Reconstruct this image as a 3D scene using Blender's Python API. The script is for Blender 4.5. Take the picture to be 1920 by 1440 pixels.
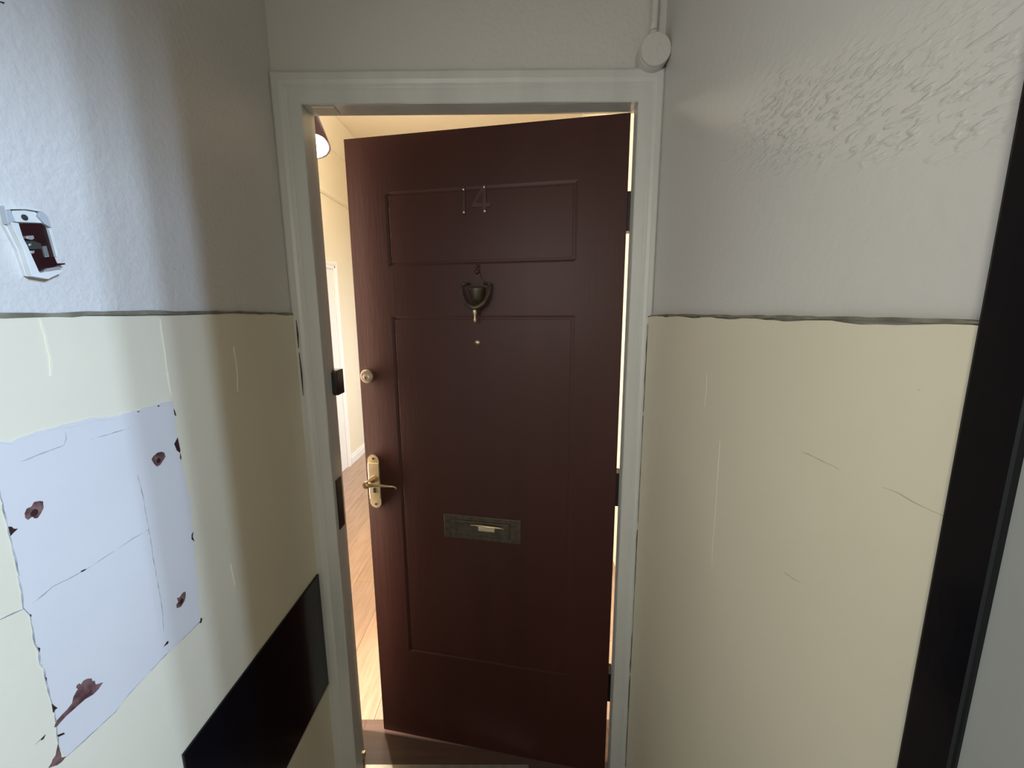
import bpy, bmesh, math, random
from mathutils import Vector, Matrix
from mathutils.geometry import tessellate_polygon

random.seed(4)
scene = bpy.context.scene
for o in list(bpy.data.objects):
    bpy.data.objects.remove(o)
COL = scene.collection

# ------------------------------------------------------------------ camera, world, lights, exposure
PITCH, YAW, ROLL, FPX = 0.1725, -0.0053, -0.0051, 783.05
EYE = Vector((0.0, 0.0, 1.555))
cam_data = bpy.data.cameras.new('camera')
cam_data.sensor_fit = 'HORIZONTAL'
cam_data.sensor_width = 36.0
cam_data.lens = FPX / 1920.0 * 36.0
cam_data.clip_start = 0.02
cam = bpy.data.objects.new('camera', cam_data)
COL.objects.link(cam)
fw = Vector((math.sin(YAW) * math.cos(PITCH), math.cos(YAW) * math.cos(PITCH), -math.sin(PITCH)))
rt = Vector((math.cos(YAW), -math.sin(YAW), 0.0))
up = rt.cross(fw)
r2 = rt * math.cos(ROLL) + up * math.sin(ROLL)
u2 = up * math.cos(ROLL) - rt * math.sin(ROLL)
m3 = Matrix((r2, u2, -fw)).transposed()
cam.matrix_world = Matrix.Translation(EYE) @ m3.to_4x4()
scene.camera = cam

world = bpy.data.worlds.new('world')
scene.world = world
world.use_nodes = True
bg = world.node_tree.nodes['Background']
bg.inputs['Color'].default_value = (1.0, 0.91, 0.75, 1)
bg.inputs['Strength'].default_value = 0.85

def area_light(name, loc, target, sx, sy, power, color, spread=180):
    d = bpy.data.lights.new(name, 'AREA')
    d.shape = 'RECTANGLE'
    d.size, d.size_y = sx, sy
    d.energy = power
    d.color = color
    d.spread = math.radians(spread)
    o = bpy.data.objects.new(name, d)
    COL.objects.link(o)
    o.location = loc
    o.rotation_euler = (Vector(target) - Vector(loc)).to_track_quat('-Z', 'Y').to_euler()
    return o

# daylight of the stairwell window, coming through the opening on the right
# (three panes side by side, so that the shadow edge on the left wall falls off in steps)
for k in (-1, 0, 1):
    area_light('stairwell_window_light', (1.95 + 0.069 * k, -0.68 + 0.123 * k, 2.45), (-0.588 + 0.03 * k, 0.40 + 0.07 * k, 1.32), 0.06, 0.5, 5.8, (0.55, 0.73, 1.0), 70)
# soft fill added behind the camera to lift the right and front walls
area_light('rear_fill_light', (-0.50, -0.55, 1.78), (0.36, 0.55, 1.60), 0.25, 0.45, 2.1, (1.0, 0.94, 0.83), 90)
# unseen strip light added in the hall, grazing the open door's leading edge
area_light('door_edge_fill_light', (-1.06, 1.378, 1.25), (0.0, 1.33, 1.25), 0.05, 1.7, 66.0, (1.0, 0.86, 0.68), 150)
# daylight from a room further down the hall
area_light('hall_window_light', (0.50, 4.2, 1.25), (-1.7, 4.2, 0.45), 0.7, 1.2, 15.0, (0.80, 0.90, 1.0), 100)

scene.view_settings.view_transform = 'Standard'
scene.view_settings.look = 'None'
scene.view_settings.exposure = 0.0
scene.view_settings.gamma = 1.0
scene.view_settings.use_curve_mapping = False

# ---- outlines on the side walls (y, z in metres)
HOLES = [[(0.6422, 1.3219), (0.6467, 1.3259), (0.655, 1.3287), (0.6627, 1.3276), (0.6675, 1.3243), (0.6684, 1.317), (0.6626, 1.3121), (0.6564, 1.3074), (0.6497, 1.3065), (0.6456, 1.3127)], [(0.4639, 1.3193), (0.4668, 1.3239), (0.4717, 1.324), (0.4754, 1.3283), (0.481, 1.327), (0.4843, 1.3249), (0.4835, 1.3164), (0.4797, 1.3113), (0.4753, 1.3073), (0.4725, 1.3083), (0.4703, 1.3117), (0.4657, 1.3101), (0.4635, 1.3135)], [(0.6481, 1.0674), (0.6535, 1.0646), (0.6615, 1.0677), (0.6667, 1.0658), (0.6659, 1.0579), (0.6615, 1.0507), (0.6532, 1.0465), (0.645, 1.0499), (0.6448, 1.057), (0.6495, 1.0586)]]
HOLE_C = [[(0.6541, 1.3164)], [(0.473, 1.3164)], [(0.6556, 1.0565)]]
TEARS = [[(0.4466, 1.0356), (0.45, 1.0417), (0.4567, 1.0432), (0.4634, 1.044), (0.4697, 1.0464), (0.4727, 1.0535), (0.4777, 1.0575), (0.4795, 1.0578), (0.4777, 1.0622), (0.479, 1.0646), (0.4824, 1.0642), (0.4836, 1.0609), (0.4875, 1.0632), (0.4926, 1.0612), (0.4973, 1.0569), (0.4974, 1.0521), (0.5003, 1.0503), (0.5006, 1.0435), (0.5101, 1.0375), (0.5026, 1.0338), (0.495, 1.0331), (0.4846, 1.0366), (0.4757, 1.0367), (0.468, 1.0368), (0.4597, 1.0369), (0.4529, 1.0354), (0.4487, 1.0342)], [(0.4319, 0.9921), (0.4362, 0.9947), (0.4374, 0.9972), (0.4416, 0.999), (0.446, 1.01), (0.4467, 0.9958), (0.4463, 0.989), (0.451, 0.9852), (0.4454, 0.9839), (0.4401, 0.9856), (0.4373, 0.9881)]]
CHIPS = [[(0.4458, 1.312), (0.4488, 1.3104), (0.4502, 1.3071), (0.4542, 1.3048), (0.4494, 1.3025), (0.4459, 1.3002), (0.4459, 1.3053)], [(0.6899, 1.3322), (0.6987, 1.3409), (0.6995, 1.329), (0.7004, 1.3177), (0.6988, 1.3134), (0.6933, 1.319)], [(0.6994, 1.312), (0.7001, 1.3044), (0.6987, 1.3), (0.6974, 1.3041)], [(0.6992, 1.3925), (0.7012, 1.3873), (0.7023, 1.3787), (0.6995, 1.383)], [(0.7023, 1.1608), (0.6993, 1.1533), (0.7016, 1.1427), (0.6965, 1.1497), (0.698, 1.158)], [(0.5099, 1.2117), (0.5157, 1.2112), (0.5173, 1.2097), (0.5118, 1.2094)], [(0.6907, 0.9936), (0.6941, 0.99), (0.6903, 0.9841), (0.6872, 0.9853)], [(0.6165, 1.0097), (0.6196, 1.007), (0.6175, 1.0043), (0.6091, 1.0062), (0.6135, 1.0079)], [(0.4471, 1.1973), (0.4486, 1.1953), (0.4476, 1.1924)], [(0.4475, 1.1511), (0.4498, 1.148), (0.448, 1.1436)], [(0.4483, 1.108), (0.4497, 1.1052), (0.4483, 1.1017)], [(0.4492, 1.0676), (0.451, 1.0627), (0.4535, 1.0569), (0.4505, 1.0573), (0.4486, 1.0554)], [(0.4468, 1.0233), (0.454, 1.0188), (0.4551, 1.0155), (0.4477, 1.0195)], [(0.4307, 1.0365), (0.4361, 1.037), (0.4333, 1.034), (0.4311, 1.0346)], [(0.6304, 1.4051), (0.6343, 1.4037), (0.6334, 1.4027), (0.6305, 1.4034)], [(0.6681, 1.405), (0.672, 1.4046), (0.6711, 1.4025), (0.6683, 1.4032)], [(0.5436, 1.9088), (0.5463, 1.91), (0.5542, 1.9134), (0.5532, 1.9112), (0.549, 1.9107)]]
CRACKS = [[(0.4457, 1.358), (0.4455, 1.3246), (0.4457, 1.3037), (0.446, 1.2833), (0.4462, 1.266), (0.4459, 1.2489), (0.4447, 1.2497), (0.4452, 1.23), (0.4428, 1.2088), (0.4479, 1.194), (0.4463, 1.1568), (0.4486, 1.1453), (0.4464, 1.1285), (0.449, 1.1184), (0.4487, 1.0995), (0.4492, 1.0765), (0.4506, 1.0581), (0.4484, 1.0325), (0.4465, 1.0083)], [(0.6177, 1.2131), (0.5891, 1.2135), (0.552, 1.2109), (0.5173, 1.2097), (0.4949, 1.2112), (0.4759, 1.2132), (0.4647, 1.2103), (0.4511, 1.2078)], [(0.614, 1.3072), (0.6173, 1.2725), (0.6169, 1.2433), (0.6173, 1.2179), (0.6173, 1.1901), (0.6169, 1.1526), (0.6177, 1.1135), (0.6181, 1.0937), (0.6169, 1.0574), (0.6134, 1.0302)], [(0.6921, 0.9883), (0.664, 0.9869), (0.6197, 0.9889), (0.6006, 0.9887), (0.5369, 0.9842), (0.5187, 0.9784), (0.4749, 0.9822), (0.4511, 0.984)], [(0.4708, 1.3813), (0.4881, 1.3834), (0.5194, 1.3859), (0.5241, 1.3935), (0.5248, 1.4023)], [(0.5537, 1.3833), (0.5826, 1.3822), (0.6149, 1.3831)], [(0.4197, 1.2116), (0.4272, 1.2107), (0.4347, 1.209), (0.4426, 1.2072)], [(0.4235, 1.0365), (0.4306, 1.0356), (0.4361, 1.037)]]
RIDGES = [[(0.4553, 1.4118), (0.4658, 1.406), (0.4743, 1.409), (0.4927, 1.4093), (0.5033, 1.4104), (0.5237, 1.4099), (0.5439, 1.4088), (0.5584, 1.4096), (0.5867, 1.4051), (0.6325, 1.404), (0.67, 1.4051), (0.7001, 1.4053)], [(0.6996, 1.5447), (0.6992, 1.5134), (0.6992, 1.464), (0.6997, 1.4163)], [(0.5218, 1.5481), (0.5236, 1.531), (0.5242, 1.518), (0.5251, 1.5005), (0.5209, 1.4768)], [(0.7844, 1.043), (0.7896, 0.9903)], [(0.8731, 1.4843), (0.8762, 1.4403), (0.8699, 1.3894)]]
PATCH = [[(0.4553, 1.4118), (0.4658, 1.406), (0.4743, 1.409), (0.4927, 1.4093), (0.5033, 1.4104), (0.5237, 1.4099), (0.5439, 1.4088), (0.5584, 1.4096), (0.5867, 1.4051), (0.6325, 1.404), (0.67, 1.4051), (0.7001, 1.4053), (0.6982, 1.3464), (0.6991, 1.3023), (0.7057, 1.2189), (0.7017, 1.1611), (0.6906, 0.9895), (0.664, 0.9869), (0.6197, 0.9889), (0.6006, 0.9887), (0.5369, 0.9842), (0.5187, 0.9784), (0.4749, 0.9822), (0.4511, 0.984), (0.4465, 1.0083), (0.4484, 1.0325), (0.4506, 1.0581), (0.4492, 1.0765), (0.4487, 1.0995), (0.449, 1.1184), (0.4486, 1.1453), (0.4463, 1.1568), (0.4479, 1.194), (0.4428, 1.2088), (0.4452, 1.23), (0.4462, 1.266), (0.4457, 1.3037), (0.4455, 1.3246), (0.4457, 1.358)]]
IC_back = [(0.5044, 1.6774), (0.5264, 1.6815), (0.5438, 1.6804), (0.5498, 1.6747), (0.5518, 1.6615), (0.5537, 1.6264), (0.5545, 1.6076), (0.5354, 1.5975), (0.5178, 1.5999), (0.5144, 1.6288), (0.5056, 1.657)]
IC_left = [(0.5068, 1.66), (0.5149, 1.6602), (0.5165, 1.6442), (0.5195, 1.6353), (0.5269, 1.6052), (0.518, 1.6007), (0.5147, 1.6302)]
IC_plate = [(0.5136, 1.674), (0.5258, 1.6782), (0.5378, 1.678), (0.5403, 1.6763), (0.5383, 1.673), (0.544, 1.666), (0.5132, 1.6613)]
IC_cap = [(0.5408, 1.6794), (0.5438, 1.6804), (0.5498, 1.6747), (0.5518, 1.6615), (0.5445, 1.6646), (0.5389, 1.6723)]
IC_top = [(0.5044, 1.6774), (0.5265, 1.6819), (0.5432, 1.681), (0.5407, 1.679), (0.5258, 1.6782), (0.51, 1.6746), (0.5048, 1.6727)]
IC_right = [(0.5481, 1.6608), (0.5518, 1.6615), (0.5537, 1.6264), (0.5514, 1.6261)]
IC_bottom = [(0.518, 1.6007), (0.5269, 1.6052), (0.5275, 1.6045), (0.5539, 1.6107), (0.5545, 1.6076), (0.5354, 1.5975), (0.5178, 1.5995)]
IC_conn = [(0.5327, 1.6064), (0.5377, 1.6107), (0.5531, 1.6146), (0.5539, 1.6107), (0.534, 1.6058)]
IC_pcb = [(0.5156, 1.6604), (0.5446, 1.6654), (0.5488, 1.6609), (0.552, 1.6254), (0.5549, 1.6163), (0.5344, 1.6081), (0.5275, 1.6045), (0.5256, 1.6095), (0.5215, 1.6319), (0.5165, 1.6442)]
IC_sidetop = [(0.5044, 1.6774), (0.51, 1.6746), (0.5132, 1.6613), (0.5068, 1.66), (0.505, 1.6569)]
IC_capa = [(0.5195, 1.6461), (0.5271, 1.6485), (0.5279, 1.6453), (0.5248, 1.6426), (0.5197, 1.6436)]
IC_dark = [(0.5192, 1.641), (0.5288, 1.6425), (0.5373, 1.6402), (0.5369, 1.6341), (0.5241, 1.6316), (0.5219, 1.6342)]
IC_chip = [(0.5382, 1.6373), (0.5427, 1.6387), (0.5438, 1.6267), (0.5392, 1.6253)]
IC_lead = [(0.548, 1.6152), (0.5507, 1.6182), (0.5601, 1.6196), (0.5602, 1.6181), (0.5534, 1.6162)]
IC_bead = [(0.5226, 1.6379), (0.5255, 1.6391), (0.5253, 1.6365), (0.5228, 1.6354)]
IC_pad = [(0.5395, 1.6265), (0.5439, 1.6275), (0.544, 1.6256), (0.5395, 1.6246)]
IC_pad2 = [(0.5246, 1.6302), (0.5295, 1.6312), (0.5285, 1.6277), (0.5253, 1.6269)]
IC_screw= [(0.5251, 1.6687)]
SCR= [[(0.4966, 1.3818), (0.4752, 1.3828), (0.4553, 1.3826), (0.437, 1.3824)], [(0.3828, 1.3848), (0.3657, 1.3873), (0.3532, 1.3851), (0.3398, 1.3849), (0.325, 1.3858)], [(0.3634, 1.4856), (0.3619, 1.4844)], [(0.5043, 1.2126), (0.4842, 1.216), (0.4731, 1.2195)]] , [[(0.7663, 1.4374), (0.762, 1.4111), (0.7652, 1.3792)], [(0.698, 1.3325), (0.6957, 1.2733), (0.6932, 1.2129), (0.6931, 1.1417), (0.6901, 1.099)], [(0.6932, 1.2129), (0.6504, 1.2156), (0.6179, 1.2149)]]

# ------------------------------------------------------------------ materials
def material(name, color, rough=0.5, metal=0.0, var=0.0, var_scale=3.0, bump=0.0, bump_scale=60.0,
             stretch=(1, 1, 1), color2=None, spec=0.5, detail=4.0, coat=0.0):
    m = bpy.data.materials.new(name)
    m.use_nodes = True
    nt = m.node_tree
    b = nt.nodes['Principled BSDF']
    b.inputs['Base Color'].default_value = (*color, 1)
    b.inputs['Roughness'].default_value = rough
    b.inputs['Metallic'].default_value = metal
    b.inputs['Specular IOR Level'].default_value = spec
    b.inputs['Coat Weight'].default_value = coat
    tc = nt.nodes.new('ShaderNodeTexCoord')
    mp = nt.nodes.new('ShaderNodeMapping')
    mp.inputs['Scale'].default_value = stretch
    nt.links.new(tc.outputs['Object'], mp.inputs['Vector'])
    if var > 0 or color2:
        n = nt.nodes.new('ShaderNodeTexNoise')
        n.inputs['Scale'].default_value = var_scale
        n.inputs['Detail'].default_value = detail
        nt.links.new(mp.outputs['Vector'], n.inputs['Vector'])
        mx = nt.nodes.new('ShaderNodeMix')
        mx.data_type = 'RGBA'
        c2 = color2 or tuple(c * (1 - var) for c in color)
        mx.inputs['A'].default_value = (*color, 1)
        mx.inputs['B'].default_value = (*c2, 1)
        rp = nt.nodes.new('ShaderNodeValToRGB')
        rp.color_ramp.elements[0].position = 0.35
        rp.color_ramp.elements[1].position = 0.68
        nt.links.new(n.outputs['Fac'], rp.inputs['Fac'])
        nt.links.new(rp.outputs['Color'], mx.inputs['Factor'])
        nt.links.new(mx.outputs['Result'], b.inputs['Base Color'])
    if bump > 0:
        n2 = nt.nodes.new('ShaderNodeTexNoise')
        n2.inputs['Scale'].default_value = bump_scale
        n2.inputs['Detail'].default_value = 3.0
        nt.links.new(mp.outputs['Vector'], n2.inputs['Vector'])
        bp = nt.nodes.new('ShaderNodeBump')
        bp.inputs['Strength'].default_value = bump
        bp.inputs['Distance'].default_value = 0.004
        nt.links.new(n2.outputs['Fac'], bp.inputs['Height'])
        nt.links.new(bp.outputs['Normal'], b.inputs['Normal'])
    return m

def emissive(name, color, strength):
    m = bpy.data.materials.new(name)
    m.use_nodes = True
    b = m.node_tree.nodes['Principled BSDF']
    b.inputs['Base Color'].default_value = (*color, 1)
    b.inputs['Emission Color'].default_value = (*color, 1)
    b.inputs['Emission Strength'].default_value = strength
    return m

M_UPPER = material('upper_wall_paint', (0.63, 0.615, 0.585), 0.40, var=0.05, var_scale=2.2, bump=0.42, bump_scale=95)
M_UPPER_ROUGH = material('brushed_wall_paint', (0.63, 0.62, 0.59), 0.40, var=0.05, var_scale=2.2, bump=0.16, bump_scale=60)
M_CREAM = material('cream_wall_paint', (0.74, 0.69, 0.54), 0.38, var=0.05, var_scale=2.6, bump=0.10, bump_scale=45)
M_CREAM_PALE = material('pale_cream_paint', (0.77, 0.73, 0.57), 0.35)
M_PATCH = material('white_undercoat_paint', (0.655, 0.64, 0.635), 0.36, var=0.04, var_scale=8, bump=0.08, bump_scale=30)
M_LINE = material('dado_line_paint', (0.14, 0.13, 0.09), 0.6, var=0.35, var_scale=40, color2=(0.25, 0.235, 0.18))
M_CHIP = material('exposed_red_brown_paint', (0.07, 0.025, 0.027), 0.6, color2=(0.20, 0.115, 0.105), var=0.1, var_scale=90)
M_CHIP_DARK = material('dark_red_brown_paint', (0.03, 0.009, 0.010), 0.6)
M_CRACK = material('dark_crack', (0.24, 0.25, 0.26), 0.8, color2=(0.56, 0.56, 0.56), var=0.1, var_scale=60)
M_SCRATCH = material('grey_scuff', (0.46, 0.42, 0.33), 0.6, color2=(0.58, 0.53, 0.41), var=0.1, var_scale=50)
M_SCRATCH_PALE = material('pale_scuff', (0.76, 0.72, 0.565), 0.5)
M_FRAME = material('grey_white_gloss_paint', (0.66, 0.67, 0.64), 0.30, var=0.10, var_scale=14, stretch=(1, 1, 0.15), bump=0.14, bump_scale=60)
M_BLACK = material('black_gloss_paint', (0.004, 0.004, 0.006), 0.16, spec=0.3, bump=0.10, bump_scale=25, stretch=(1, 1, 0.4))
M_GREYWOOD = material('grey_painted_lining', (0.30, 0.31, 0.30), 0.4, var=0.08, var_scale=6)
M_DOOR = material('maroon_door_paint', (0.060, 0.019, 0.015), 0.42, spec=0.28, var=0.12, var_scale=9, stretch=(1, 1, 0.12), bump=0.06, bump_scale=90)
M_DIGIT = material('maroon_painted_metal', (0.085, 0.045, 0.04), 0.30, metal=0.5)
M_BRONZE = material('dull_bronze', (0.12, 0.095, 0.07), 0.42, metal=0.6, var=0.4, var_scale=60)
M_BRASS = material('worn_brass', (0.80, 0.65, 0.42), 0.34, metal=0.85, var=0.15, var_scale=40)
M_NICKEL = material('pale_nickel', (0.80, 0.70, 0.58), 0.28, metal=0.8)
M_DARKHOLE = material('dark_hole', (0.01, 0.008, 0.007), 0.9)
M_DARKMETAL = material('dark_steel', (0.02, 0.018, 0.018), 0.4, metal=0.3)
M_PLASTIC = material('off_white_plastic', (0.70, 0.72, 0.70), 0.35, var=0.1, var_scale=50)
M_PLASTIC_GREY = material('grey_plastic', (0.42, 0.45, 0.47), 0.45)
M_BOARD_RED = material('dark_red_circuit_board', (0.024, 0.003, 0.005), 0.4, var=0.4, var_scale=80)
M_SILVER = material('solder_silver', (0.8, 0.8, 0.8), 0.3, metal=0.7)
M_COMPONENT = material('dark_component', (0.04, 0.045, 0.04), 0.4)
M_COMP_GREY = material('grey_component', (0.16, 0.17, 0.16), 0.4)
M_HALLWALL = material('hall_cream_emulsion', (0.80, 0.74, 0.60), 0.7, var=0.03, var_scale=2)
M_HALLWHITE = material('hall_white_gloss', (0.84, 0.85, 0.86), 0.35)
M_CEIL = material('hall_ceiling_emulsion', (0.82, 0.74, 0.61), 0.8)
M_LOBBYCEIL = material('lobby_ceiling_paint', (0.45, 0.42, 0.36), 0.7)
M_LOBBYFLOOR = material('lobby_floor', (0.06, 0.05, 0.045), 0.6, var=0.2, var_scale=20)
M_OAK = material('brown_threshold_wood', (0.16, 0.095, 0.075), 0.45, var=0.2, var_scale=10, stretch=(0.3, 6, 1))
M_LAM = [material('laminate_plank_%s' % n, c, 0.34, color2=c2, var=0.1, var_scale=5.0, stretch=(9, 1.0, 1), bump=0.05, bump_scale=20)
         for n, c, c2 in (('light', (0.46, 0.33, 0.27), (0.37, 0.255, 0.20)), ('mid', (0.43, 0.31, 0.25), (0.34, 0.24, 0.185)), ('warm', (0.49, 0.35, 0.27), (0.39, 0.265, 0.20)))]
M_SHADE = material('mauve_metal_shade', (0.085, 0.055, 0.068), 0.85, spec=0.1)
M_BULB = emissive('glowing_bulb', (1.0, 0.93, 0.82), 9.0)
M_STRIP = material('worn_aluminium', (0.62, 0.58, 0.52), 0.4, metal=0.6, var=0.2, var_scale=30)

def rough_relief(mat, lo, hi):
    """coarse brushed relief over one band of the wall (plain bump, colour untouched)"""
    nt = mat.node_tree
    b = nt.nodes['Principled BSDF']
    tc = nt.nodes.new('ShaderNodeTexCoord')
    mp = nt.nodes.new('ShaderNodeMapping')
    mp.inputs['Rotation'].default_value = (math.radians(-32), 0, 0)
    mp.inputs['Scale'].default_value = (1.0, 0.42, 1.25)
    nt.links.new(tc.outputs['Object'], mp.inputs['Vector'])
    v = nt.nodes.new('ShaderNodeTexNoise')
    v.inputs['Scale'].default_value = 140
    v.inputs['Detail'].default_value = 2.0
    nt.links.new(mp.outputs['Vector'], v.inputs['Vector'])
    ramp = nt.nodes.new('ShaderNodeValToRGB')
    ramp.color_ramp.elements[0].position = 0.50
    ramp.color_ramp.elements[1].position = 0.70
    nt.links.new(v.outputs['Fac'], ramp.inputs['Fac'])
    sep = nt.nodes.new('ShaderNodeSeparateXYZ')
    nt.links.new(tc.outputs['Object'], sep.inputs['Vector'])
    big = nt.nodes.new('ShaderNodeTexNoise')
    big.inputs['Scale'].default_value = 9
    nt.links.new(tc.outputs['Object'], big.inputs['Vector'])
    # height of the band rises slightly along the wall
    def mth(op, a, b_):
        n = nt.nodes.new('ShaderNodeMath'); n.operation = op
        for i, x in enumerate((a, b_)):
            if isinstance(x, (int, float)): n.inputs[i].default_value = x
            else: nt.links.new(x, n.inputs[i])
        return n.outputs[0]
    zz = mth('ADD', sep.outputs['Z'], mth('MULTIPLY', mth('SUBTRACT', big.outputs['Fac'], 0.5), 0.12))
    zz = mth('SUBTRACT', zz, mth('MULTIPLY', sep.outputs['Y'], 0.26))
    def smooth(x, a, c):
        n = nt.nodes.new('ShaderNodeMapRange'); n.interpolation_type = 'SMOOTHSTEP'
        nt.links.new(x, n.inputs['Value'])
        n.inputs['From Min'].default_value = a; n.inputs['From Max'].default_value = c
        return n.outputs['Result']
    mask = mth('MULTIPLY', smooth(zz, lo - 0.03, lo + 0.03), smooth(zz, hi + 0.04, hi - 0.04))
    mask = mth('MULTIPLY', mask, smooth(sep.outputs['Y'], 0.85, 0.62))
    h = mth('MULTIPLY', ramp.outputs['Color'], mask)
    bp = nt.nodes.new('ShaderNodeBump')
    bp.inputs['Strength'].default_value = 0.45
    bp.inputs['Distance'].default_value = 0.0035
    nt.links.new(h, bp.inputs['Height'])
    old = b.inputs['Normal'].links[0].from_socket
    nt.links.new(old, bp.inputs['Normal'])
    nt.links.new(bp.outputs['Normal'], b.inputs['Normal'])

rough_relief(M_UPPER_ROUGH, 1.60, 1.70)

# ------------------------------------------------------------------ helpers
def obj(name, bm, mat, parent=None, smooth=False, **props):
    me = bpy.data.meshes.new(name)
    bmesh.ops.recalc_face_normals(bm, faces=bm.faces)
    bm.to_mesh(me); bm.free()
    if smooth:
        for p in me.polygons: p.use_smooth = True
    me.materials.append(mat)
    o = bpy.data.objects.new(name, me)
    COL.objects.link(o)
    if parent is not None: o.parent = parent
    for k, v in props.items(): o[k] = v
    return o

def structure(name, bm, mat, label=None):
    o = obj(name, bm, mat, kind='structure')
    if label: o['label'] = label
    return o

def empty(name, loc=(0, 0, 0), rz=0.0, **props):
    o = bpy.data.objects.new(name, None)
    o.empty_display_size = 0.05
    COL.objects.link(o)
    o.location = loc; o.rotation_euler = (0, 0, rz)
    for k, v in props.items(): o[k] = v
    return o

def box(bm, x0, x1, y0, y1, z0, z1, bevel=0.0, seg=2):
    vs = [bm.verts.new((x, y, z)) for x in (x0, x1) for y in (y0, y1) for z in (z0, z1)]
    fs = [bm.faces.new([vs[i] for i in f]) for f in ((0, 1, 3, 2), (4, 6, 7, 5), (0, 4, 5, 1), (2, 3, 7, 6), (0, 2, 6, 4), (1, 5, 7, 3))]
    if bevel > 0:
        es = list({e for f in fs for e in f.edges})
        bmesh.ops.bevel(bm, geom=es, offset=bevel, segments=seg, affect='EDGES', profile=0.5)
    return bm

def bx(*a, **k):
    return box(bmesh.new(), *a, **k)

def prism(bm, pts, put, d0, d1):
    """polygon pts (2-D) extruded from depth d0 to d1; put(a, b, d) gives the 3-D point"""
    n = len(pts)
    A = [bm.verts.new(put(a, b, d0)) for a, b in pts]
    B = [bm.verts.new(put(a, b, d1)) for a, b in pts]
    for t in tessellate_polygon([[Vector((a, b, 0)) for a, b in pts]]):
        if len(set(t)) < 3: continue
        try:
            bm.faces.new([B[i] for i in t]); bm.faces.new([A[i] for i in reversed(t)])
        except ValueError:
            pass
    for i in range(n):
        j = (i + 1) % n
        bm.faces.new([A[i], A[j], B[j], B[i]])
    return bm

def on_left(X):
    return lambda a, b, d: (X + d, a, b)
def on_right(X):
    return lambda a, b, d: (X - d, a, b)
def on_front(Y):
    return lambda a, b, d: (a, Y - d, b)

def ribbon(bm, line, w, put, d0, d1, jitter=0.3):
    """thin strip with wandering width along a polyline"""
    L, R = [], []
    n = len(line)
    for i, (a, b) in enumerate(line):
        p0 = line[max(0, i - 1)]; p1 = line[min(n - 1, i + 1)]
        da, db = p1[0] - p0[0], p1[1] - p0[1]
        l = math.hypot(da, db) or 1
        na, nb = -db / l, da / l
        ww = w * (1 + random.uniform(-jitter, jitter)) * (0.35 if i in (0, n - 1) else 1)
        L.append((a + na * ww / 2, b + nb * ww / 2)); R.append((a - na * ww / 2, b - nb * ww / 2))
    vl = [[bm.verts.new(put(p[0], p[1], d)) for p in S] for S, d in ((L, d0), (R, d0), (L, d1), (R, d1))]
    for i in range(n - 1):
        for s, t in ((2, 3), (0, 1), (0, 2), (1, 3)):
            bm.faces.new([vl[s][i], vl[s][i + 1], vl[t][i + 1], vl[t][i]])
    bm.faces.new([vl[k][0] for k in (0, 2, 3, 1)]); bm.faces.new([vl[k][-1] for k in (0, 2, 3, 1)])
    return bm

def resample(line, step, wob=0.0):
    out = []
    for (a0, b0), (a1, b1) in zip(line, line[1:]):
        k = max(1, int(math.hypot(a1 - a0, b1 - b0) / step))
        for i in range(k):
            t = i / k
            out.append((a0 + (a1 - a0) * t + random.uniform(-wob, wob), b0 + (b1 - b0) * t + random.uniform(-wob, wob)))
    out.append(line[-1])
    return out

def tube(bm, pts, rad, seg=10, flat=1.0):
    pts = [Vector(p) for p in pts]
    rads = rad if isinstance(rad, (list, tuple)) else [rad] * len(pts)
    rings = []
    ref = None
    for i, p in enumerate(pts):
        t = (pts[min(i + 1, len(pts) - 1)] - pts[max(i - 1, 0)]).normalized()
        if ref is None:
            ref = t.orthogonal().normalized()
        ref = (ref - t * ref.dot(t)).normalized()
        s = t.cross(ref)
        rings.append([bm.verts.new(p + (ref * math.cos(2 * math.pi * k / seg) + s * math.sin(2 * math.pi * k / seg) * flat) * rads[i]) for k in range(seg)])
    for a, b in zip(rings, rings[1:]):
        for k in range(seg):
            bm.faces.new([a[k], a[(k + 1) % seg], b[(k + 1) % seg], b[k]])
    bm.faces.new(rings[0]); bm.faces.new(list(reversed(rings[-1])))
    return bm

def lathe(bm, prof, origin, axis, seg=24):
    """prof: (radius, distance along axis)"""
    ax = Vector(axis).normalized()
    e1 = ax.orthogonal().normalized(); e2 = ax.cross(e1)
    o = Vector(origin)
    rings = []
    for r, h in prof:
        if r < 1e-6:
            rings.append([bm.verts.new(o + ax * h)])
        else:
            rings.append([bm.verts.new(o + ax * h + (e1 * math.cos(2 * math.pi * k / seg) + e2 * math.sin(2 * math.pi * k / seg)) * r) for k in range(seg)])
    for a, b in zip(rings, rings[1:]):
        for k in range(seg):
            k2 = (k + 1) % seg
            if len(a) == 1 and len(b) == 1: continue
            if len(a) == 1: bm.faces.new([a[0], b[k], b[k2]])
            elif len(b) == 1: bm.faces.new([a[k], a[k2], b[0]])
            else: bm.faces.new([a[k], a[k2], b[k2], b[k]])
    for rg in (rings[0], rings[-1]):
        if len(rg) > 1: bm.faces.new(rg)
    return bm

# ------------------------------------------------------------------ lobby shell
YW = 1.14            # face of the wall that holds the door
YB = 1.235           # hall side of that wall
XL_UP, XL = -0.594, -0.588
XR_UP, XR = 0.369, 0.356
XJL, XJR, ZH = -0.5236, 0.3086, 2.061
DADO = 1.5545

bm = bmesh.new()
prism(bm, [(-1.80, -0.1), (-0.575, -0.1), (-0.575, 2.11), (0.345, 2.11), (0.345, -0.1), (0.75, -0.1), (0.75, 3.35), (-1.80, 3.35)], on_front(YW), 0.0, YW - YB)
wall_front = structure('wall_front', bm, M_UPPER, 'off-white lobby wall around and above the maroon front door')

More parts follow.
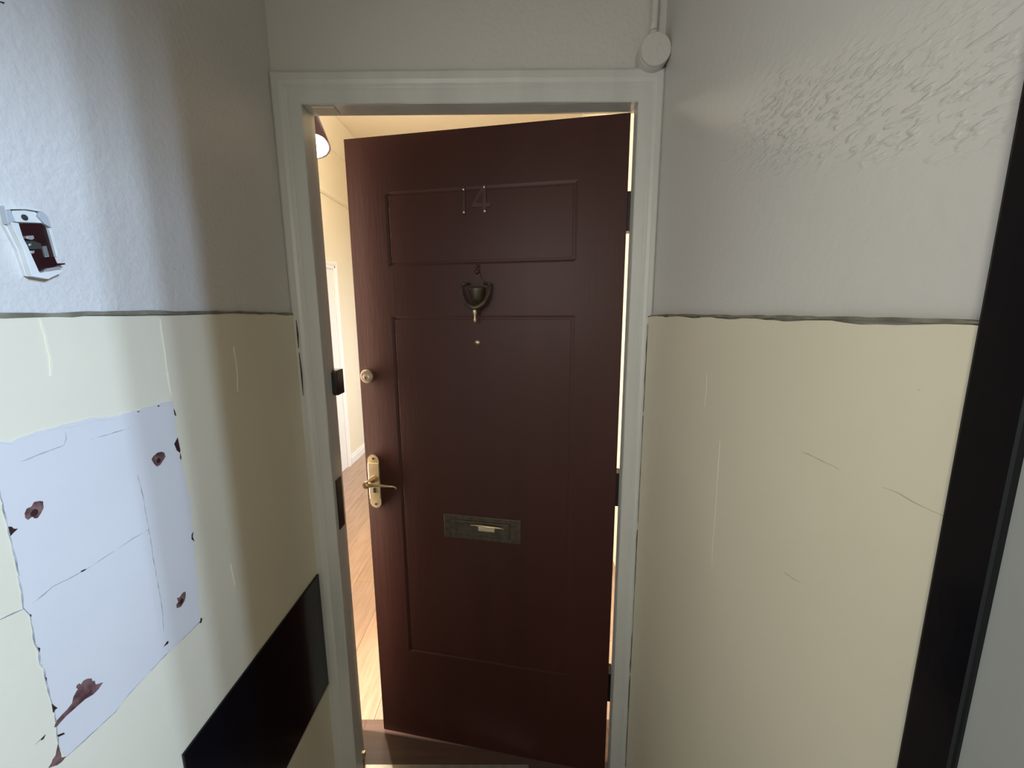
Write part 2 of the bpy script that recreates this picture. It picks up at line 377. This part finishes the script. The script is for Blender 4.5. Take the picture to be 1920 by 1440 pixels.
bm = bmesh.new()
prism(bm, [(-1.7, -0.1), (YW, -0.1), (YW, 2.8), (-1.7, 2.8)], on_left(XL_UP), 0.0, -0.10)
wall_left = structure('wall_left', bm, M_UPPER, 'lobby wall painted white above and cream below, chipped around a pale patch')

bm = bmesh.new()
prism(bm, [(0.20, -0.1), (YW, -0.1), (YW, 2.8), (-1.7, 2.8), (-1.7, -0.1), (-0.85, -0.1), (-0.85, 2.16), (0.20, 2.16)], on_right(XR_UP), 0.0, -0.13)
wall_right = structure('wall_right', bm, M_UPPER_ROUGH, 'lobby wall with rough brushed paint above a plain cream dado')

structure('ceiling', bx(-0.75, 0.60, -1.7, YW, 2.70, 2.80), M_LOBBYCEIL, 'dim ceiling of the lobby')
structure('floor', bx(-0.75, 2.6, -1.7, YW, -0.10, -0.005), M_LOBBYFLOOR, 'dark lobby floor in front of the door')

def dado_top(y0, y1, base, n=40):
    return [(y0 + (y1 - y0) * i / n, base - 0.003 + 0.0015 * math.sin(i * 0.9) + random.uniform(-0.0008, 0.0008)) for i in range(n + 1)]

def dado(parent, y0, y1, put, thick, mat, base):
    top = dado_top(y0, y1, base)
    pts = [(y1, -0.005), (y0, -0.005)] + top
    pl = obj('dado_plaster', prism(bmesh.new(), pts, put, 0.0, thick), mat, parent)
    return pl

dado(wall_left, -1.7, YW - 0.004, on_left(XL_UP), XL - XL_UP, M_CREAM, 1.5545)
dado(wall_right, 0.31, YW - 0.004, on_right(XR_UP), XR_UP - XR, M_CREAM, 1.5445)
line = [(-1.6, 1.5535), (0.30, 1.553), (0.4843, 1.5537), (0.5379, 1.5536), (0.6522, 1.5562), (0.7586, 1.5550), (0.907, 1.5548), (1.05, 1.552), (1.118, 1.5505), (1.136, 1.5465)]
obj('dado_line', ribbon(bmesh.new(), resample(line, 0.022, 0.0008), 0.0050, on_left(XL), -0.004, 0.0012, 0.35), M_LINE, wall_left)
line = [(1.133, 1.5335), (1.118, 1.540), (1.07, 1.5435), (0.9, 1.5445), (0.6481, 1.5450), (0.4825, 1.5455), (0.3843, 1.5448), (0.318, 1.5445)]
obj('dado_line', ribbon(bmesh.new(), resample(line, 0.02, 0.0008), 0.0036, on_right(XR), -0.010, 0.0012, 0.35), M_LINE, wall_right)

# old pale patch, its screw holes, torn paint and cracks
obj('paint_patch', prism(bmesh.new(), PATCH[0], on_left(XL), -0.001, 0.0006), M_PATCH, wall_left, label='bluish white square patch left in the cream paint')
for P, c in zip(HOLES, HOLE_C):
    h = obj('screw_hole', prism(bmesh.new(), P, on_left(XL), 0.0, 0.0011), M_CHIP, wall_left)
    obj('hole_core', lathe(bmesh.new(), [(0.0045, 0.0), (0.004, 0.0004), (0.0, 0.0004)], (XL + 0.0011, c[0][0], c[0][1] - 0.001), (1, 0, 0), 10), M_CHIP_DARK, h)
for P in TEARS:
    obj('torn_paint', prism(bmesh.new(), P, on_left(XL), 0.0, 0.0011), M_CHIP, wall_left)
for i, P in enumerate(CHIPS):
    X0 = XL_UP if i == len(CHIPS) - 1 else XL
    obj('paint_chip', prism(bmesh.new(), P, on_left(X0), 0.0, 0.0012), M_CHIP_DARK, wall_left)
for P in CRACKS:
    obj('paint_crack', ribbon(bmesh.new(), resample(P, 0.008, 0.0004), 0.0011, on_left(XL), 0.0, 0.0009, 0.6), M_CRACK, wall_left)
for k, P in enumerate(RIDGES):
    obj('paint_ridge', ribbon(bmesh.new(), resample(P, 0.007, 0.0008), 0.0040 if k == 0 else 0.0016, on_left(XL), 0.0, 0.0012, 0.6), M_PATCH if k == 0 else M_CREAM_PALE, wall_left)
for P in SCR[0]:
    obj('wall_scuff', ribbon(bmesh.new(), resample(P, 0.008, 0.0004), 0.0009, on_right(XR), 0.0, 0.0004, 0.6), M_SCRATCH, wall_right)
for P in SCR[1]:
    obj('wall_scuff', ribbon(bmesh.new(), resample(P, 0.012, 0.0004), 0.0010, on_right(XR), 0.0, 0.0004, 0.6), M_SCRATCH_PALE, wall_right)

# dark shrinkage gaps between the dado plaster and the door frame
def gap(name, X, segs):
    for z0, z1 in segs:
        b = bmesh.new()
        ribbon(b, resample([(X, z0), (X + 0.001, (z0 + z1) / 2), (X, z1)], 0.03, 0.0004), 0.003, on_front(1.122), 0.0, 0.0012, 0.5)
        obj(name, b, M_CHIP_DARK, wall_front)
gap('paint_gap', -0.5795, [(1.46, 1.535), (1.33, 1.448)])
gap('paint_gap', XR - 0.0005, [(1.28, 1.52), (0.95, 1.27), (0.45, 0.93), (0.1, 0.44)])

# black and grey lining of the opening to the stairwell
bf = structure('trim_2', bx(0.346, 0.372, 0.2765, 0.3172, -0.005, 2.16, bevel=0.003), M_BLACK, 'black gloss edge strip of the opening beside the cream dado')
obj('lining', bx(0.351, 0.372, 0.196, 0.2764, -0.005, 2.14), M_GREYWOOD, bf, label='grey painted lining')

# ------------------------------------------------------------------ door frame
frame = empty('trim_1', (0, 0, 0), kind='structure', label='grey-white painted door frame with a stepped architrave')
inner = [(XJL, -0.005), (XJL, ZH), (XJR, ZH), (XJR, -0.005)]
outer = [(-0.5945, -0.005), (-0.5945, 2.135), (0.3695, 2.135), (0.3695, -0.005)]
prof = [(0.0, 0.0), (0.0, 0.006), (0.03, 0.0085), (0.38, 0.0095), (0.46, 0.009), (0.50, 0.0115), (0.56, 0.0155), (0.68, 0.0175), (0.90, 0.0165), (0.97, 0.0135), (1.0, 0.010), (1.0, 0.0)]
for a in range(3):
    b = bmesh.new()
    P, Q = [], []
    steps = 14
    rows = []
    for s in range(steps + 1):
        t = s / steps
        row = []
        for f, d in prof:
            x0 = inner[a][0] + (outer[a][0] - inner[a][0]) * f; z0 = inner[a][1] + (outer[a][1] - inner[a][1]) * f
            x1 = inner[a + 1][0] + (outer[a + 1][0] - inner[a + 1][0]) * f; z1 = inner[a + 1][1] + (outer[a + 1][1] - inner[a + 1][1]) * f
            wob = random.uniform(-0.0006, 0.0006) if 0 < s < steps else 0
            row.append(b.verts.new((x0 + (x1 - x0) * t + (wob if a != 1 else 0), YW - d, z0 + (z1 - z0) * t + (wob if a == 1 else 0))))
        rows.append(row)
    for r0, r1 in zip(rows, rows[1:]):
        for k in range(len(prof)):
            k2 = (k + 1) % len(prof)
            b.faces.new([r0[k], r0[k2], r1[k2], r1[k]])
    b.faces.new(rows[0]); b.faces.new(list(reversed(rows[-1])))
    obj('architrave', b, M_FRAME, frame)
obj('jamb', bx(-0.575, XJL, YW, 1.187, -0.005, 2.11, bevel=0.0015), M_FRAME, frame)
obj('jamb_rebate', bx(-0.575, -0.538, 1.187, YB, -0.005, 2.11), M_FRAME, frame)
obj('jamb', bx(XJR, 0.345, YW, 1.169, -0.005, 2.11, bevel=0.0015), M_FRAME, frame)
obj('jamb_rebate', bx(0.326, 0.345, 1.169, YB, -0.005, 2.11), M_FRAME, frame)
obj('head', bx(XJL, XJR, YW, 1.187, ZH, 2.11, bevel=0.0015), M_FRAME, frame)
obj('head_rebate', bx(-0.538, 0.326, 1.187, YB, 2.078, 2.11), M_FRAME, frame)
obj('head_patch', bx(-0.503, -0.447, YW + 0.003, 1.186, ZH - 0.0035, ZH, bevel=0.001), M_HALLWALL, frame, label='pale filler strip under the head')
# keep of the night latch, strike plate of the mortice lock and a brass keep near the floor
k = obj('latch_keep', bx(-0.538, -0.5115, 1.190, 1.236, 1.316, 1.389, bevel=0.002), M_DARKMETAL, frame, label='black metal latch keep')
obj('keep_lip', bx(-0.5236, -0.512, 1.178, 1.190, 1.322, 1.386, bevel=0.001), M_DARKMETAL, k)
obj('strike_plate', bx(-0.5236, -0.5205, 1.150, 1.187, 0.915, 1.07, bevel=0.0008), M_DARKMETAL, frame, label='dark strike plate')
obj('bolt_keep', bx(-0.5236, -0.512, 1.176, 1.187, 0.062, 0.082, bevel=0.001), M_BRASS, frame, label='small brass bolt keep')

# threshold
sill = structure('trim_3', bx(-0.575, 0.345, YW, 1.366, -0.10, 0.0), M_OAK, 'brown wooden threshold board under the front door')
obj('metal_strip', bx(-0.523, 0.045, 1.150, 1.203, 0.0, 0.004, bevel=0.0015), M_STRIP, sill, label='worn metal threshold strip')

# ------------------------------------------------------------------ front door (opens into the hall, hinged beside the right wall)
W, TH = 0.815, 0.044
door = empty('door_1', (0.302, 1.175, 0.0), math.radians(-11), kind='structure', label='maroon panelled front door standing ajar into the bright hall')
xs = [-W, -0.695, -0.688, -0.137, -0.130, 0.0]
zs = [0.002, 0.36, 0.367, 1.536, 1.543, 1.690, 1.697, 1.896, 1.903, 2.055]
bm = bmesh.new()
V = {}
for i, x in enumerate(xs):
    for j, z in enumerate(zs):
        rec = i in (2, 3) and j in (2, 3, 6, 7)
        V[i, j] = bm.verts.new((x, 0.0014 if rec else 0.0, z))
for i in range(5):
    for j in range(9):
        bm.faces.new([V[i, j], V[i + 1, j], V[i + 1, j + 1], V[i, j + 1]])
B = {(i, j): bm.verts.new((xs[i], TH, zs[j])) for i in (0, 5) for j in (0, 9)}
bm.faces.new([B[0, 0], B[0, 9], B[5, 9], B[5, 0]])
bm.faces.new([V[i, 0] for i in range(6)] + [B[5, 0], B[0, 0]])
bm.faces.new([V[i, 9] for i in range(6)] + [B[5, 9], B[0, 9]])
bm.faces.new([V[0, j] for j in range(10)] + [B[0, 9], B[0, 0]])
bm.faces.new([V[5, j] for j in range(10)] + [B[5, 9], B[5, 0]])
obj('door_leaf', bm, M_DOOR, door)
obj('door_panel', bx(-0.6845, -0.1405, 0.0008, 0.006, 0.3705, 1.5325, bevel=0.002), M_DOOR, door)
obj('door_panel', bx(-0.6845, -0.1405, 0.0008, 0.006, 1.7005, 1.8925, bevel=0.002), M_DOOR, door)

dfront = lambda a, b, d: (a, -d, b)
# numeral 1 and numeral 4 (the image-right direction is +x here)
PY = 0.0022      # the panel face behind the numerals is slightly recessed
one = bmesh.new()
prism(one, [(-0.4565, 1.8275), (-0.4465, 1.8275), (-0.4465, 1.905), (-0.4525, 1.905), (-0.4610, 1.893), (-0.4590, 1.889), (-0.4545, 1.893)], dfront, -PY, 0.003)
bmesh.ops.bevel(one, geom=[e for e in one.edges], offset=0.0009, segments=1, affect='EDGES')
one_o = obj('numeral_one', one, M_DIGIT, door)
four = bmesh.new()
prism(four, [(-0.3955, 1.905), (-0.3855, 1.905), (-0.3855, 1.856), (-0.3725, 1.856), (-0.3725, 1.846), (-0.3855, 1.846), (-0.3855, 1.8285), (-0.3945, 1.8285), (-0.3945, 1.846), (-0.4275, 1.846), (-0.4275, 1.852)], dfront, -PY, 0.003)
four_o = obj('numeral_four', four, M_DIGIT, door)
prism_hole = obj('numeral_counter', prism(bmesh.new(), [(-0.3950, 1.889), (-0.3950, 1.857), (-0.4165, 1.857)], dfront, 0.0028, 0.0034), M_DOOR, four_o)
for par, x, z in ((one_o, -0.4515, 1.895), (one_o, -0.4515, 1.834), (four_o, -0.3905, 1.898), (four_o, -0.390, 1.8345)):
    obj('screw', lathe(bmesh.new(), [(0.0032, 0.0), (0.0030, 0.001), (0.0018, 0.0020), (0.0, 0.0023)], (x, -0.003, z), (0, -1, 0), 12), M_NICKEL, par)

# knocker: finial, urn, swinging ring, tail
kx = -0.415
kn = bmesh.new()
prism(kn, [(kx - 0.006, 1.690), (kx + 0.006, 1.690), (kx + 0.009, 1.662), (kx + 0.014, 1.645), (kx + 0.030, 1.632), (kx + 0.031, 1.612), (kx + 0.022, 1.586), (kx + 0.010, 1.570), (kx + 0.006, 1.545), (kx - 0.006, 1.545), (kx - 0.010, 1.570), (kx - 0.022, 1.586), (kx - 0.031, 1.612), (kx - 0.030, 1.632), (kx - 0.014, 1.645), (kx - 0.009, 1.662)], dfront, 0.0, 0.005)
knocker = obj('door_knocker', kn, M_DOOR, door, label='dull bronze urn door knocker')
obj('urn', lathe(bmesh.new(), [(0.004, -0.050), (0.010, -0.046), (0.018, -0.034), (0.024, -0.018), (0.026, -0.006), (0.027, 0.0), (0.022, 0.003), (0.010, 0.004), (0.0, 0.004)], (kx, -0.010, 1.622), (0, 0, 1), 20), M_BRONZE, knocker, smooth=True)
for z, r in ((1.683, 0.0055), (1.668, 0.0075)):
    obj('finial', lathe(bmesh.new(), [(0.0, -r), (r * 0.7, -r * 0.7), (r, 0), (r * 0.7, r * 0.7), (0.0, r)], (kx, -0.007, z), (0, 0, 1), 12), M_DIGIT, knocker, smooth=True)
ring = []
rr = []
for i in range(25):
    t = math.pi * i / 24
    ring.append((kx - 0.043 * math.cos(t) * (1 - 0.12 * math.sin(t)), -0.022 - 0.016 * math.sin(t), 1.632 - 0.066 * math.sin(t) ** 0.8))
    rr.append(0.0032 + 0.0042 * math.sin(t))
obj('knocker_ring', tube(bmesh.new(), ring, rr, 10), M_BRONZE, knocker, smooth=True)
for s in (-1, 1):
    obj('pivot', tube(bmesh.new(), [(kx + s * 0.043, -0.022, 1.632), (kx + s * 0.034, -0.016, 1.634), (kx + s * 0.022, -0.008, 1.634)], 0.0035, 8), M_BRONZE, knocker, smooth=True)
obj('knocker_tail', lathe(bmesh.new(), [(0.0, -0.040), (0.003, -0.038), (0.0052, -0.032), (0.0035, -0.026), (0.003, -0.018), (0.0058, -0.012), (0.0062, -0.007), (0.004, 0.0), (0.0035, 0.004)], (kx, -0.036, 1.562), (0, 0, 1), 14), M_BRASS, knocker, smooth=True)
obj('striker', lathe(bmesh.new(), [(0.0075, 0.0), (0.0075, 0.002), (0.005, 0.005), (0.0, 0.0065)], (-0.419, 0.0022, 1.4635), (0, -1, 0), 16), M_NICKEL, door, smooth=True, label='small metal striker stud')

# cylinder of the night latch
cy = obj('lock_cylinder', lathe(bmesh.new(), [(0.0215, 0.0), (0.0215, 0.006), (0.0195, 0.009), (0.0165, 0.0095), (0.0155, 0.0075), (0.0, 0.0075)], (-0.788, 0.0, 1.352), (0, -1, 0), 32), M_NICKEL, door, smooth=False, label='pale metal lock cylinder')
obj('cylinder_plug', lathe(bmesh.new(), [(0.0105, 0.0), (0.0105, 0.003), (0.009, 0.0035), (0.0, 0.0035)], (-0.788, -0.0075, 1.349), (0, -1, 0), 24), M_NICKEL, cy)
obj('keyway', bx(-0.7892, -0.7868, -0.0118, -0.0108, 1.341, 1.352), M_DARKHOLE, cy)

# lever handle on its back plate
hx, hz0, hz1, hw = -0.7855, 0.901, 1.088, 0.0205
pts = []
for i in range(13):
    t = math.pi * i / 12
    pts.append((hx + hw * math.cos(t), hz1 - hw * 1.0 + hw * math.sin(t)))
for i in range(13):
    t = math.pi + math.pi * i / 12
    pts.append((hx + hw * math.cos(t), hz0 + hw + hw * math.sin(t)))
bm = prism(bmesh.new(), pts, dfront, 0.0, 0.004)
handle = obj('lever_handle', bm, M_BRASS, door, label='worn brass lever handle on a long back plate')
obj('raised_plate', bx(hx - hw * 0.97, hx + hw * 0.97, -0.0065, -0.004, 0.934, 1.060, bevel=0.001), M_BRASS, handle)
for z in (1.075, 0.914):
    obj('screw_hole', lathe(bmesh.new(), [(0.0036, 0.0), (0.0036, 0.0006), (0.0, 0.0006)], (hx, -0.004, z), (0, -1, 0), 12), M_DARKHOLE, handle)
kh = bmesh.new()
prism(kh, [(hx - 0.0045, 0.972), (hx, 0.975), (hx + 0.0045, 0.972), (hx + 0.0048, 0.967), (hx + 0.0042, 0.956), (hx - 0.0042, 0.956), (hx - 0.0048, 0.967)], dfront, 0.0066, 0.0072)
obj('keyhole', kh, M_DARKHOLE, handle)
LZ = 1.004
obj('spindle_boss', lathe(bmesh.new(), [(0.0115, 0.0), (0.0105, 0.010), (0.0105, 0.016), (0.0105, 0.040), (0.0120, 0.047), (0.0115, 0.054), (0.006, 0.057), (0.0, 0.0575)], (hx, -0.0065, LZ), (0, -1, 0), 20), M_BRASS, handle, smooth=True)
obj('lever', tube(bmesh.new(), [(hx - 0.006, -0.052, LZ), (hx + 0.012, -0.053, LZ), (hx + 0.035, -0.054, LZ + 0.001), (hx + 0.075, -0.052, LZ + 0.001), (hx + 0.093, -0.049, LZ), (hx + 0.099, -0.046, LZ - 0.005), (hx + 0.099, -0.045, LZ - 0.011)], [0.0105, 0.0085, 0.0052, 0.0034, 0.003, 0.0028, 0.0024], 12), M_BRASS, handle, smooth=True)

# letter plate
lp = obj('letter_plate', bx(-0.5455, -0.288, -0.0005, 0.0060, 0.818, 0.900, bevel=0.0015), M_BRONZE, door, label='tarnished bronze letter plate with a brass pull')
obj('flap', bx(-0.505, -0.325, -0.0045, -0.0004, 0.834, 0.884, bevel=0.0018), M_BRONZE, lp)
obj('flap_grip', tube(bmesh.new(), [(-0.452, -0.006, 0.872), (-0.436, -0.0075, 0.874), (-0.418, -0.010, 0.8745), (-0.397, -0.011, 0.8745), (-0.376, -0.010, 0.8735), (-0.358, -0.0075, 0.872), (-0.342, -0.006, 0.869)], [0.002, 0.0032, 0.0042, 0.0045, 0.0042, 0.0032, 0.002], 10), M_BRASS, lp, smooth=True)
obj('flap_boss', bx(-0.428, -0.372, -0.0075, -0.004, 0.854, 0.869, bevel=0.002), M_BRASS, lp)
for x in (-0.530, -0.303):
    obj('screw', lathe(bmesh.new(), [(0.0036, 0.0), (0.003, 0.0012), (0.0, 0.0016)], (x, -0.0005, 0.859), (0, -1, 0), 12), M_BRONZE, lp)

# hinges
for z0, z1 in ((1.767, 1.868), (0.972, 1.077), (0.281, 0.386)):
    h = obj('hinge', bx(0.0002, 0.0125, 0.008, 0.043, z0, z1, bevel=0.001), M_DARKMETAL, door)
    obj('hinge_knuckle', tube(bmesh.new(), [(0.006, 0.047, z0), (0.006, 0.047, z1)], 0.005, 10), M_DARKMETAL, h, smooth=True)

# ------------------------------------------------------------------ hall beyond the door
XH = -1.70
Y_END = 6.2
wall_hall = structure('wall_hall_left', bx(XH - 0.1, XH, YB, Y_END, -0.1, 3.35), M_HALLWALL, 'cream wall of the hall seen past the open door')
obj('coving', prism(bmesh.new(), [(XH, 3.292), (XH + 0.10, 3.292), (XH + 0.085, 3.262), (XH + 0.05, 3.19), (XH + 0.022, 3.10), (XH + 0.014, 3.052), (XH, 3.045)], lambda a, b, d: (a, d, b), YB, Y_END), M_HALLWALL, wall_hall)
obj('picture_rail', prism(bmesh.new(), [(XH, 2.63), (XH + 0.022, 2.628), (XH + 0.024, 2.612), (XH + 0.010, 2.596), (XH, 2.594)], lambda a, b, d: (a, d, b), YB, Y_END), M_HALLWALL, wall_hall)
bs = prism(bmesh.new(), [(XH, 0.0), (XH + 0.020, 0.0), (XH + 0.020, 0.066), (XH + 0.013, 0.078), (XH + 0.013, 0.086), (XH + 0.004, 0.094), (XH, 0.094)], lambda a, b, d: (a, d, b), 4.105, Y_END)
structure('baseboard_hall', bs, M_HALLWHITE, 'white moulded skirting of the hall wall')
obj('hall_light_block', bx(XH, -0.60, YB, 1.33, -0.1, 3.35), M_HALLWALL, wall_front)  # unseen wall thickening, added to keep the strip light off most of the door
structure('wall_hall_right', bx(0.62, 0.75, YB, Y_END, -0.1, 3.35), M_HALLWALL, 'cream hall wall behind the hinges of the front door')
structure('wall_hall_end', bx(XH - 0.1, 0.75, Y_END, Y_END + 0.1, -0.1, 3.35), M_HALLWALL, 'cream end wall of the hall')
structure('ceiling_hall', bx(XH - 0.1, 0.75, YB, Y_END, 3.295, 3.40), M_CEIL, 'cream hall ceiling above the open door')
hf = structure('floor_hall', bx(XH - 0.1, 0.75, YB, Y_END, -0.12, -0.008), M_OAK, 'pinkish brown laminate floor of the hall')
pw, pl = 0.192, 1.28
ci = 0
x = XH
plank_mesh = {}
while x < 0.62:
    x1 = min(x + pw, 0.62)
    y = 1.367 - (ci * 0.43 % pl)
    while y < Y_END:
        a, b_ = max(y, 1.367), min(y + pl, Y_END)
        if b_ - a > 0.02:
            obj('floor_plank', bx(x + 0.0005, x1 - 0.0005, a + 0.0005, b_ - 0.0005, -0.008, 0.0 + random.uniform(-0.0003, 0.0), bevel=0.0007, seg=1), random.choice(M_LAM), hf)
        y += pl
    x = x1; ci += 1
# the threshold board continues on both sides as plain floor
obj('floor_border', bx(XH, -0.576, YB, 1.366, -0.008, 0.0), M_OAK, hf)
obj('floor_border', bx(0.346, 0.62, YB, 1.366, -0.008, 0.0), M_OAK, hf)

# white panelled inner door in the hall wall
d2 = empty('door_2', (XH, 3.55, 0.0), kind='structure', label='white panelled inner door in the hall wall')
def arch_run(pts2, put):
    return prism(bmesh.new(), pts2, put, 0.0, 1.0)
prof2 = [(0.0, 0.0), (0.0, 0.012), (0.012, 0.016), (0.030, 0.016), (0.036, 0.021), (0.058, 0.024), (0.066, 0.018), (0.070, 0.0)]
obj('architrave', prism(bmesh.new(), prof2, lambda a, b, d: (b, 0.480 + a, d), 0.0, 2.02), M_HALLWHITE, d2)
obj('architrave', prism(bmesh.new(), prof2, lambda a, b, d: (b, -0.480 - a, d), 0.0, 2.02), M_HALLWHITE, d2)
obj('architrave', prism(bmesh.new(), prof2, lambda a, b, d: (b, d, 1.95 + a), -0.55, 0.55), M_HALLWHITE, d2)
obj('door_leaf', bx(0.0, 0.006, -0.478, 0.478, 0.006, 1.948, bevel=0.001), M_HALLWHITE, d2)
for z0, z1 in ((0.22, 0.86), (1.02, 1.80)):
    for y0, y1 in ((-0.36, -0.05), (0.05, 0.36)):
        obj('door_panel', bx(0.005, 0.011, y0, y1, z0, z1, bevel=0.004), M_HALLWHITE, d2)

# spot lamp with a mauve cone shade
LC = Vector((-1.160, 2.6, 2.497))
ax = Vector((0.20, -0.34, -0.92)).normalized()
lamp = empty('spot_lamp', LC, label='mauve cone shaded spot lamp glowing under the hall ceiling', category='lamp', kind='thing')
sh = lathe(bmesh.new(), [(0.030, -0.26), (0.056, -0.25), (0.066, -0.175), (0.101, 0.0), (0.099, 0.001), (0.064, -0.173), (0.0, -0.175)], (0, 0, 0), ax, 32)
obj('lamp_shade', sh, M_SHADE, lamp, smooth=True)
obj('bulb', lathe(bmesh.new(), [(0.0, -0.14), (0.023, -0.135), (0.053, -0.08), (0.080, -0.028), (0.090, 0.000), (0.080, 0.011), (0.042, 0.021), (0.0, 0.025)], (0, 0, 0), ax, 24), M_BULB, lamp, smooth=True)
top = ax * -0.24
obj('lamp_stem', tube(bmesh.new(), [top, top + Vector((-0.02, 0.03, 0.10)), (top.x - 0.02, top.y + 0.03, 3.296 - LC.z)], 0.008, 10), M_SHADE, lamp, smooth=True)
obj('ceiling_rose', lathe(bmesh.new(), [(0.05, 0.0), (0.05, -0.012), (0.02, -0.03), (0.0, -0.03)], (top.x - 0.02, top.y + 0.03, 3.295 - LC.z), (0, 0, 1), 20), M_SHADE, lamp, smooth=True)
def hall_spot(name, loc, direction, power, cone, color=(1.0, 0.86, 0.67), kind='SPOT'):
    d = bpy.data.lights.new(name, kind)
    d.energy = power; d.color = color; d.shadow_soft_size = 0.035
    if kind == 'SPOT':
        d.spot_size = math.radians(cone); d.spot_blend = 0.6
    o = bpy.data.objects.new(name, d); COL.objects.link(o)
    o.location = loc
    d.shadow_soft_size = 0.17 if kind == 'POINT' else 0.035
    o.rotation_euler = Vector(direction).to_track_quat('-Z', 'Y').to_euler()
hall_spot('spot_lamp_light', LC + ax * 0.09, ax, 50, 90)
# the other lamps of the same row, hidden by the door and the wall
hall_spot('hall_lamp_light', (-0.95, 3.05, 2.78), (0, 0, -1), 32, 0, kind='POINT')

# ------------------------------------------------------------------ things in the lobby
# round conduit box above the frame with its pipe
jb = empty('junction_box', (0.3335, YW, 2.155), label='round painted conduit box with a short pipe above the door frame', category='junction box', kind='thing')
obj('box_body', lathe(bmesh.new(), [(0.036, 0.0), (0.036, 0.036), (0.0352, 0.037), (0.0, 0.037)], (0, 0, 0), (0, -1, 0), 36), M_UPPER, jb)
obj('box_lid', lathe(bmesh.new(), [(0.0350, 0.0372), (0.0355, 0.0385), (0.0355, 0.047), (0.034, 0.049), (0.0, 0.0495)], (0, 0, 0), (0, -1, 0), 36), M_UPPER, jb)
obj('collar', lathe(bmesh.new(), [(0.0105, 0.030), (0.0115, 0.034), (0.0115, 0.050), (0.0095, 0.054)], (0, -0.018, 0), (0, 0, 1), 18), M_UPPER, jb, smooth=True)
obj('conduit', tube(bmesh.new(), [(0.0, -0.018, 0.050), (0.003, -0.013, 0.075), (0.004, -0.012, 0.11), (0.004, -0.012, 0.545)], 0.0088, 14), M_UPPER, jb, smooth=True)

# remains of the entry phone on the left wall
ph = empty('entry_phone', (XL_UP, 0.53, 1.64), label='broken entry phone with its bare dark red circuit board exposed on the white wall', category='intercom', kind='thing')
PHL = Vector((XL_UP, 0.53, 1.64))
def phone(name, P, d0, d1, mat, parent=None, bevel=0.0006):
    b = prism(bmesh.new(), P, lambda a, c, d: (d, a - PHL.y, c - PHL.z), d0, d1)
    if bevel:
        bmesh.ops.bevel(b, geom=list(b.edges), offset=bevel * 0.6, segments=1, affect='EDGES', clamp_overlap=True)
    return obj(name, b, mat, parent or ph)
phone('back_plate', IC_back, 0.0, 0.004, M_PLASTIC)
phone('side_wall', IC_left, 0.003, 0.011, M_PLASTIC)
phone('side_wall', IC_right, 0.003, 0.010, M_PLASTIC)
phone('top_rim', IC_top, 0.003, 0.011, M_PLASTIC)
phone('top_corner', IC_sidetop, 0.003, 0.010, M_PLASTIC_GREY)
tp = phone('terminal_plate', IC_plate, 0.0035, 0.0075, M_PLASTIC)
sc = obj('screw', lathe(bmesh.new(), [(0.0036, 0.0), (0.0034, 0.0008), (0.0016, 0.0008), (0.0014, 0.002), (0.0, 0.0022)], (0.0075, IC_screw[0][0] - PHL.y, IC_screw[0][1] - PHL.z), (1, 0, 0), 14), M_COMPONENT, tp)
phone('corner_cap', IC_cap, 0.0035, 0.010, M_PLASTIC_GREY)
phone('bottom_rim', IC_bottom, 0.003, 0.011, M_PLASTIC)
pcb = phone('circuit_board', IC_pcb, 0.0035, 0.0065, M_BOARD_RED)
phone('connector', IC_conn, 0.005, 0.010, M_SILVER)
phone('capacitor', IC_capa, 0.006, 0.012, M_SILVER, pcb)
phone('component', IC_dark, 0.006, 0.0085, M_COMPONENT, pcb)
phone('chip', IC_chip, 0.006, 0.009, M_COMP_GREY, pcb)
phone('solder_bead', IC_bead, 0.006, 0.0095, M_SILVER, pcb)
phone('solder_pad', IC_pad, 0.006, 0.0088, M_SILVER, pcb)
phone('solder_pad', IC_pad2, 0.006, 0.0075, M_SILVER, pcb)
phone('wire_end', IC_lead, 0.006, 0.010, M_BOARD_RED, pcb)

# black board low on the left wall
bd = empty('wall_board', (XL, 0.87, 0.6), label='glossy black painted board fixed low on the cream wall beside the door frame', category='board', kind='thing')
obj('board_face', bx(0.0, 0.006, 0.6085 - 0.87, 1.121 - 0.87, 0.414 - 0.6, 0.790 - 0.6, bevel=0.0015), M_BLACK, bd)
obj('board_ledge', bx(0.0, 0.009, 0.6085 - 0.87, 1.121 - 0.87, 0.407 - 0.6, 0.4135 - 0.6, bevel=0.001), M_CREAM, bd, label='thin cream ledge under the board')
